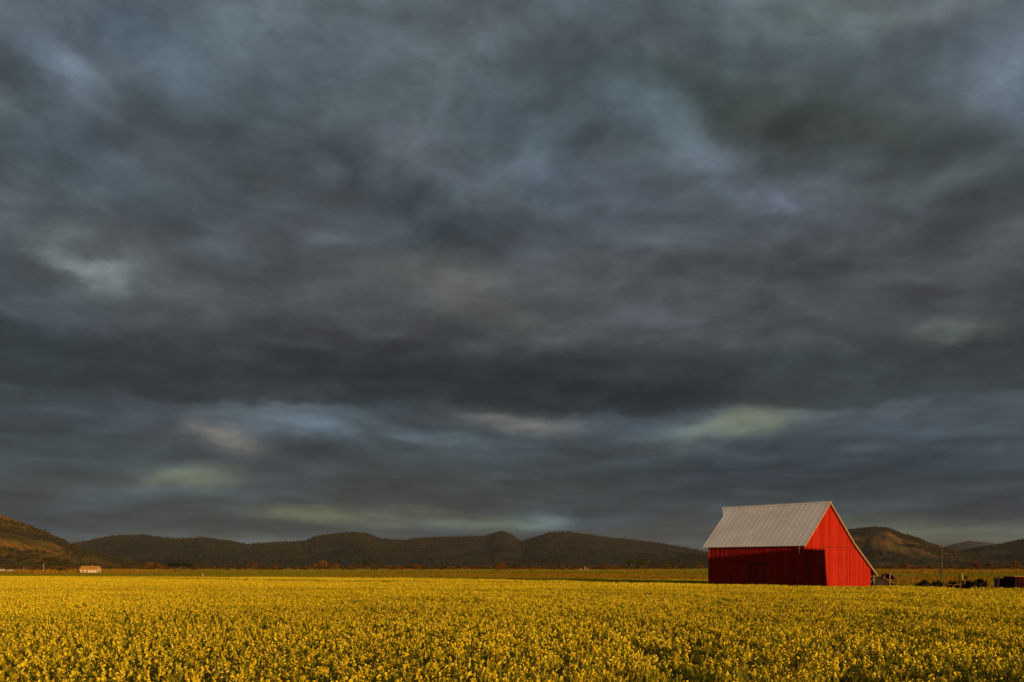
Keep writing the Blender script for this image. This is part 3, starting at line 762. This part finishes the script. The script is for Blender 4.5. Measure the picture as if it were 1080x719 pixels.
for args in [
    (26, 602.5, 6, 'brown', 1.0, 'bare brown tree near the left edge below the lit hill', TG, .8),
    (63, 603, 4, 'dark', 1.2, 'small dark bush left of the little orange roofed farmhouse', TG, 1.5),
    (116, 602, 5, 'green', 1.2, 'olive tree just right of the little farmhouse', TG, 1.3),
    (158, 601, 8, 'orange', 1.0, 'rusty tree at the right foot of the lit left hill', TG, 1.2),
    (168, 601, 7, 'orange', 1.2, 'broad rust coloured tree beside the dark grove', TG, 1.4),
    (182, 600.8, 9, 'dark', 1.2, 'left of the three dark trees forming the grove', TG, 1.3),
    (191, 600.8, 10, 'dark', 1.2, 'tallest, middle of the three dark grove trees', TG, 1.4),
    (200, 600.8, 8, 'dark', 1.2, 'right of the three dark trees forming the grove', TG, 1.3),
    (251, 602.5, 5, 'brown', 1.2, 'low brown bush at the left end of the reddish strip', TG, 1.5),
    (268, 600.7, 6, 'orange', 1.2, 'rust tree standing alone above the reddish strip', TG, 1.4),
    (290, 602, 6, 'orange', 1.0, 'slim rust tree midway between the lone rust tree and the bright pair', TG, .8),
    (332, 601, 6, 'orange', 1.2, 'low orange tree touching the bright round one', TG, 1.3),
    (341, 601, 9, 'orange', 1.2, 'brightest round orange tree under the ridge bump', TG, 1.2),
    (354, 603.5, 9, 'orange', 1.0, 'upright orange tree nearer than its neighbours', TG, .9),
    (387, 601, 10, 'green', 1.0, 'tall olive tree among orange neighbours', TG, 1.2),
    (380, 601, 6, 'brown', 1.2, 'brown low tree at the foot of the tall olive one', TG, 1.5),
    (409, 601.5, 5, 'orange', 1.2, 'left one of a low row of orange trees', TG, 1.6),
    (421, 601.5, 5, 'orange', 1.2, 'middle one of a low row of orange trees', TG, 1.6),
    (439, 602.5, 7, 'orange', 1.0, 'right and tallest one of a low row of orange trees', TG, 1.2),
    (470, 601.3, 5, 'green', 1.2, 'low olive tree left of the plain\'s middle', TG, 1.6),
    (500, 601.3, 5, 'brown', 1.2, 'low brown tree below the pointed hilltop', TG, 1.6),
    (528, 601.7, 8, 'orange', 1.2, 'broad orange tree below the pointed hilltop', TG, 1.5),
    (545, 601.3, 6, 'green', 1.2, 'olive tree just right of the broad orange one', TG, 1.6),
    (577, 602.8, 8, 'brown', 1.0, 'narrow upright brown tree in the middle of the plain', TG, .7),
    (608, 601.5, 7, 'green', 1.0, 'olive tree left of the pale bare trunks', TG, 1.0),
    (640, 601.5, 6, 'orange', 1.2, 'orange tree right of the pale bare trunks', TG, 1.3),
    (664, 601.2, 10, 'green', 1.2, 'left half of a big olive pair left of the barn', TG, 1.3),
    (680, 601.2, 11, 'green', 1.2, 'right and taller half of a big olive pair left of the barn', TG, 1.4),
    (703, 602.5, 7, 'orange', 1.2, 'rust tree between the olive pair and the barn', TG, 1.4),
    (722, 602, 6, 'brown', 1.2, 'brown tree close to the left of the barn', TG, 1.5),
    (738, 602.2, 7, 'orange', 1.2, 'orange tree nearest the barn\'s left wall', TG, 1.6),
    (955, 602.5, 7, 'orange', 1.2, 'orange tree right of the scrap heap, far off', TG, 1.4),
    (1030, 602.5, 9, 'orange', 1.2, 'orange tree behind the timber posts', TG, 1.2),
    (1045, 602.5, 8, 'brown', 1.2, 'brown tree behind the pair of pale posts', TG, 1.4),
    (1070, 602, 9, 'orange', 1.2, 'orange tree far behind the maroon trailer', TG, 1.3),
]: tree(*args)
for (x, h, w, lab) in ((970, 1.35, 1.0, 'dark low shrub, leftmost of the row right of the barn'), (976, 1.6, .9, 'dark shrub, second from the left in the row right of the barn'),
                       (985, 1.4, 1.2, 'dark wide shrub just left of the utility pole'), (990, 1.5, .8, 'dark shrub at the foot of the utility pole'),
                       (1002, 1.45, 1.2, 'dark shrub right of the utility pole'), (1007, 1.4, 1.0, 'dark shrub touching the timber posts on their left'),
                       (1019, 1.9, .7, 'upright dark shrub right of the timber posts'), (1024, 1.5, .9, 'dark shrub in a gap right of the upright one'),
                       (1033, 1.7, 1.1, 'round dark shrub left of the pair of pale posts')):
    tree(x, 0, h * .86 / 96 * F, 'dark', 1.2, lab, SHR, w * .95, dist=96 + (x % 4) * .8)

# ------------------------------------------------------------------ poles, posts, fences
M_POLE = plain('pole_wood', (.05, .045, .016), (.09, .075, .025), 3, stretch=(6, 6, .4))
M_TAN = plain('tan_wood', (.38, .26, .12), (.52, .36, .17), 3)
M_RUST = plain('rust', (.09, .03, .012), (.19, .065, .022), 3)
g = ground_at(993, 200); root = thing('utility_pole', 'tall slim wooden utility pole standing behind the crop right of the barn', 'utility pole', g)
mb = MB(); mb.tube([(0, 0, 0), (0, 0, 4), (.02, 0, 7.7)], [.19, .165, .13], 9); mb.build('shaft', M_POLE, root)
mb = MB(); mb.beam((-.42, 0, 7.25), (.42, 0, 7.25), .1, .12); mb.build('crossarm', M_POLE, root)
for s in (-.36, 0.2, .36):
    mb = MB(); mb.tube([(s, 0, 7.3), (s, 0, 7.38), (s, 0, 7.46)], [.03, .05, .025], 7); mb.build('insulator', M_TAN, root)
mb = MB(); mb.tube([(.21, -.1, .4), (.19, -.1, 2.5)], [.03, .03], 6); mb.build('conduit', M_RUST, root)
def post(x, ytop, d, r, mat, label, name='post', group=None, tilt=0.0):
    g = ground_at(x, d); h = CAMZ + (HY - ytop) / F * d; mb = MB()
    mb.tube([(0, 0, 0), (tilt * h * .5, 0, h * .5), (tilt * h, 0, h * .985), (tilt * h, 0, h)], [r, r * .95, r * .9, r * .6], 8)
    o = mb.build(name, mat, None, g); tag(o, label, 'post', group); return o
PG = 'wooden posts standing right of the barn'
post(1012, 603.5, 99, .06, M_POLE, 'dark taller post of the close pair right of the utility pole', 'wooden_post', PG, .01)
post(1015.2, 604, 97, .065, M_TAN, 'orange lit post of the close pair right of the utility pole', 'wooden_post', PG, -.01)
post(1049.5, 608.5, 94, .10, M_TAN, 'left of the two pale posts beside the maroon wagons', 'wooden_post', PG, -.03)
post(1052.8, 608, 93.5, .11, M_TAN, 'right of the two pale posts beside the maroon wagons', 'wooden_post', PG, .02)
post(1063.5, 608.5, 92, .12, M_TAN, 'pale post between the small wagon and the big maroon one', 'wooden_post', PG, .0)
post(1009.5, 608.5, 98, .05, M_RUST, 'thin rusty stake just left of the close pair of posts', 'wooden_post', PG, .04)
FGp = 'pale poles far off on the plain'
post(46, 594, 500, .13, M_TAN, 'tall pale pole left of the little farmhouse', 'pale_pole', FGp)
post(25, 598, 600, .14, M_TAN, 'short pale pole nearest the left edge', 'pale_pole', FGp)
post(145, 600, 480, .2, M_TAN, 'short pale pole right of the little farmhouse', 'pale_pole', FGp)
post(214, 604.4, 230, .12, M_TAN, 'small white marker post at the edge of the crop', 'marker_post')
for k, (x, yt) in enumerate(((612.5, 598.3), (617, 596.5), (620, 598))):
    post(x, yt, 640, .25, M_TAN, ('left', 'middle and tallest', 'right')[k] + ' of three pale bare trunks in the middle distance', 'bare_trunk', 'pale bare trunks', .01 * (k - 1))

# rusty implement between the posts and shrubs
g = ground_at(1012, 95); root = thing('farm_implement', 'low rusty farm implement at the foot of the close pair of posts', 'farm implement', g, .2)
mb = MB(); mb.beam((-.7, 0, 1.15), (.6, 0, 1.3), .07); mb.beam((-1, 0, .5), (1, 0, .55), .1); mb.beam((0, 0, .5), (.1, 0, 1.3), .1); mb.build('frame', M_RUST, root)
for s in (-1, 1):
    mb = MB(); n = 14
    for k in range(n):
        a, b = 6.283 * k / n, 6.283 * (k + 1) / n
        mb.beam((s * .95 + .6 * math.cos(a), .2, .62 + .6 * math.sin(a)), (s * .95 + .6 * math.cos(b), .2, .62 + .6 * math.sin(b)), .05)
        if k % 2 == 0: mb.beam((s * .95, .2, .62), (s * .95 + .6 * math.cos(a), .2, .62 + .6 * math.sin(a)), .025)
    mb.build('wheel', M_RUST, root)

# maroon wagons at the right edge
M_MAR = plain('maroon_paint', (.016, .004, .004), (.03, .006, .006), 2, .95, .03)
M_TYRE = plain('tyre_rubber', (.015, .015, .015), (.03, .028, .026), 6)
M_LIP = plain('rusted_edge', (.30, .10, .03), (.42, .16, .05), 3)
def wagon(x, d, L, H, z0, label, rz):
    root = thing('farm_wagon', label, 'wagon', ground_at(x, d), rz, 'maroon wagons at the right edge')
    mb = MB(); mb.box((0, 0, z0 + .06), (L, 2.0, .12)); mb.build('bed', M_MAR, root)
    for (c, s) in (((0, -1, z0 + .12 + H / 2), (L, .06, H)), ((0, 1, z0 + .12 + H / 2), (L, .06, H)), ((-L / 2 + .03, 0, z0 + .12 + H / 2), (.06, 1.94, H)), ((L / 2 - .03, 0, z0 + .12 + H / 2), (.06, 1.94, H))):
        mb = MB(); mb.box(c, s)
        k = -L / 2 + .3
        if s[0] == L:
            while k < L / 2: mb.box((k, c[1] + (.045 if c[1] > 0 else -.045), c[2]), (.07, .03, H)); k += .7
        mb.build('side_panel', M_MAR, root)
    mb = MB()
    for s_ in (-1, 1): mb.box((0, s_, z0 + H + .145), (L + .06, .09, .05)); mb.box((s_ * L / 2, 0, z0 + H + .147), (.09, 1.9, .044))
    mb.build('top_rail', M_LIP, root)
    for sx_ in (-L * .33, L * .33):
        for sy_ in (-.85, .85):
            mb = MB(); mb.tube([(sx_, sy_ - .12, .42), (sx_, sy_ - .09, .42), (sx_, sy_ + .09, .42), (sx_, sy_ + .12, .42)], [.36, .42, .42, .36], 18); w_ = mb.build('wheel', M_TYRE, root)
            mb = MB(); mb.tube([(sx_, sy_ - .14, .42), (sx_, sy_ + .14, .42)], [.2, .2], 12); mb.build('rim', M_RUST, w_)
    mb = MB(); mb.beam((-L / 2, 0, z0), (-L / 2 - 1.2, 0, .35), .08); mb.build('drawbar', M_RUST, root)
wagon(1059.3, 95, .95, .72, .95, 'small dark maroon wagon partly behind a pale post', .1)
wagon(1083.5, 91.5, 3.5, 1.05, .85, 'big dark maroon wagon with rusty top rail at the right edge', .0)

# scrap heap by the low end of the barn
g = ground_at(934.5, 103); root = thing('scrap_heap', 'low heap of brown boards and branches beside the low end of the barn roof', 'scrap heap', g, 0)
random.seed(77); mb = MB()
def heap_h(x): return float(np.interp(x, [-1.5, -.7, .0, .6, 1.1], [2.1, 2.0, 1.75, 1.35, .6]))
nx, ny = 22, 10; Vv = []; Ff = []
for i_ in range(nx):
    for j_ in range(ny):
        x = -1.5 + 2.6 * i_ / (nx - 1); y = -1.2 + 2.4 * j_ / (ny - 1)
        Vv.append((x, y, max(0, heap_h(x) * (1 - (y / 1.25) ** 2) ** .5 * .9 + .16 * mn.noise(Vector((x * 3, y * 3, 1))))))
for i_ in range(nx - 1):
    for j_ in range(ny - 1): Ff.append((i_ * ny + j_, (i_ + 1) * ny + j_, (i_ + 1) * ny + j_ + 1, i_ * ny + j_ + 1))
mb.add(Vv, Ff); mb.build('earth_mound', plain('heap_earth', (.02, .014, .008), (.05, .03, .014), 5), root)
mb = MB()
for k in range(240):
    x = -1.5 + 2.5 * R(); y = (R() - .5) * 2.2
    p = Vector((x, y, heap_h(x) * (1 - (y / 1.25) ** 2) ** .5 * (.3 + .66 * R())))
    d = Vector((1, (R() - .5) * 1.4, (R() - .65) * .8)).normalized() * (.25 + .4 * R())
    q0, q1 = p - d * .6, p + d * .6
    q0.z = max(q0.z, .05); q1.z = max(q1.z, .05)
    mb.beam(q0, q1, .03 + .05 * R(), .02 + .07 * R())
mb.build('boards', plain('brown_boards', (.05, .024, .012), (.14, .06, .02), 5), root)
mb = MB(); mb.beam((-.02, -1.0, .4), (.02, -1.0, 2.35), .16, .05); mb.build('upright_board', M_TAN, root)
mb = MB(); prev = None
for k in range(11):
    a = math.pi * k / 10; p = Vector((.05 + .62 * math.cos(a), -.2, 1.62 + .62 * math.sin(a)))
    if prev is not None: mb.beam(prev, p, .9, .06)
    prev = p
mb.prism([(.05 + .6 * math.cos(math.pi * k / 10), .2, 1.6 + .6 * math.sin(math.pi * k / 10)) for k in range(11)], (0, .04, 0))
mb.build('rusty_hood', M_RUST, root)

# ------------------------------------------------------------------ far farmhouse and sheds at the left
M_CREAM = plain('cream_wall', (.55, .42, .20), (.7, .55, .28), 1)
M_ORR = plain('orange_roof', (.46, .19, .03), (.66, .32, .06), .8)
M_WHT = plain('white_wall', (.5, .46, .36), (.62, .56, .44), 1)
M_GLS = plain('dark_glass', (.02, .022, .025), (.04, .04, .045), 2, .2)
M_REDW = plain('red_wall', (.30, .06, .03), (.38, .09, .04), 2)
def house(x, d, Lx, D, hw, hr, walls, roof, name, label, cat, windows=(), door=None, rz=0.0):
    root = thing(name, label, cat, ground_at(x, d), rz)
    mb = MB(); mb.box((0, 0, hw / 2), (Lx, D, hw))
    for s in (-1, 1): mb.prism([(s * Lx / 2 - .1 * s, -D / 2, hw), (s * Lx / 2 - .1 * s, D / 2, hw), (s * Lx / 2 - .1 * s, 0, hw + hr - .06)], (-.1 * s, 0, 0))
    mb.build('wall', walls, root)
    for s in (-1, 1):
        mb = MB(); mb.prism([(-Lx / 2 - .4, s * (D / 2 + .4), hw - .12), (Lx / 2 + .4, s * (D / 2 + .4), hw - .12), (Lx / 2 + .4, 0, hw + hr), (-Lx / 2 - .4, 0, hw + hr)], (0, 0, .12)); r_ = mb.build('roof', roof, root)
    for (wx, wz, ww, wh) in windows:
        mb = MB(); mb.box((wx, -D / 2 - .03, wz), (ww, .05, wh)); fr = mb.build('window', M_WHT, root)
        mb = MB(); mb.box((wx, -D / 2 - .065, wz), (ww - .2, .03, wh - .2)); mb.build('pane', M_GLS, fr)
    if door:
        mb = MB(); mb.box((door[0], -D / 2 - .03, door[2] / 2), (door[1], .06, door[2])); mb.build('door', door[3], root)
    return root
hr = house(95.5, 430, 7.2, 6, 1.9 , 1.6, M_CREAM, M_ORR, 'farmhouse', 'tiny cream farmhouse with an orange roof at the foot of the left hill', 'farmhouse', ((-2.2, 1.2, .9, .8), (-.4, 1.2, .9, .8)), (2.3, 1.9, 1.7, M_WHT), .05)
mb = MB(); mb.box((1.0, .3, 3.6), (.5, .5, 1.0)); mb.build('chimney', M_REDW, hr)
house(87.5, 434, 2.6, 4, 1.6, .8, M_REDW, M_REDW, 'shed', 'small red shed against the left end of the little farmhouse', 'shed')
house(2, 520, 1.8, 3, 1.4, .6, M_WHT, M_WHT, 'shed', 'tiny white shed at the very left edge of the plain', 'shed')
house(11.5, 520, 1.8, 3, 1.2, .5, M_WHT, M_WHT, 'shed', 'tiny white shed a little in from the left edge', 'shed')
# small dark bushes hide the house foot
# ------------------------------------------------------------------ air between here and the hills
def haze():
    me = bpy.data.meshes.new('haze'); bm = bmesh.new(); bmesh.ops.create_cube(bm, size=1)
    for v in bm.verts: v.co = Vector((v.co.x * 25000, v.co.y * 25000, -5 + (v.co.z + .5) * 310))
    bm.to_mesh(me); bm.free(); o = bpy.data.objects.new('haze', me); COL.objects.link(o)
    m = bpy.data.materials.new('air'); m.use_nodes = True; nt = m.node_tree; nt.nodes.clear()
    v = N(nt, 'ShaderNodeVolumePrincipled'); v.inputs['Density'].default_value = HAZE
    v.inputs['Color'].default_value = (.86, .83, .78, 1); v.inputs['Anisotropy'].default_value = 0
    out = N(nt, 'ShaderNodeOutputMaterial'); link(nt, v.outputs[0], out.inputs['Volume'])
    me.materials.append(m); tag(o, 'thin evening haze lying over the plain and hills', 'haze', kind='stuff')
HAZE = 1.35e-5
if HAZE: haze()
# ------------------------------------------------------------------ view settings
sc.view_settings.view_transform = 'Standard'; sc.view_settings.look = 'None'
sc.view_settings.exposure = 0; sc.view_settings.gamma = 1
sc.cycles.max_bounces = 4; sc.cycles.diffuse_bounces = 2; sc.cycles.transmission_bounces = 3; sc.cycles.use_denoising = True; sc.cycles.denoiser = 'OPENIMAGEDENOISE'
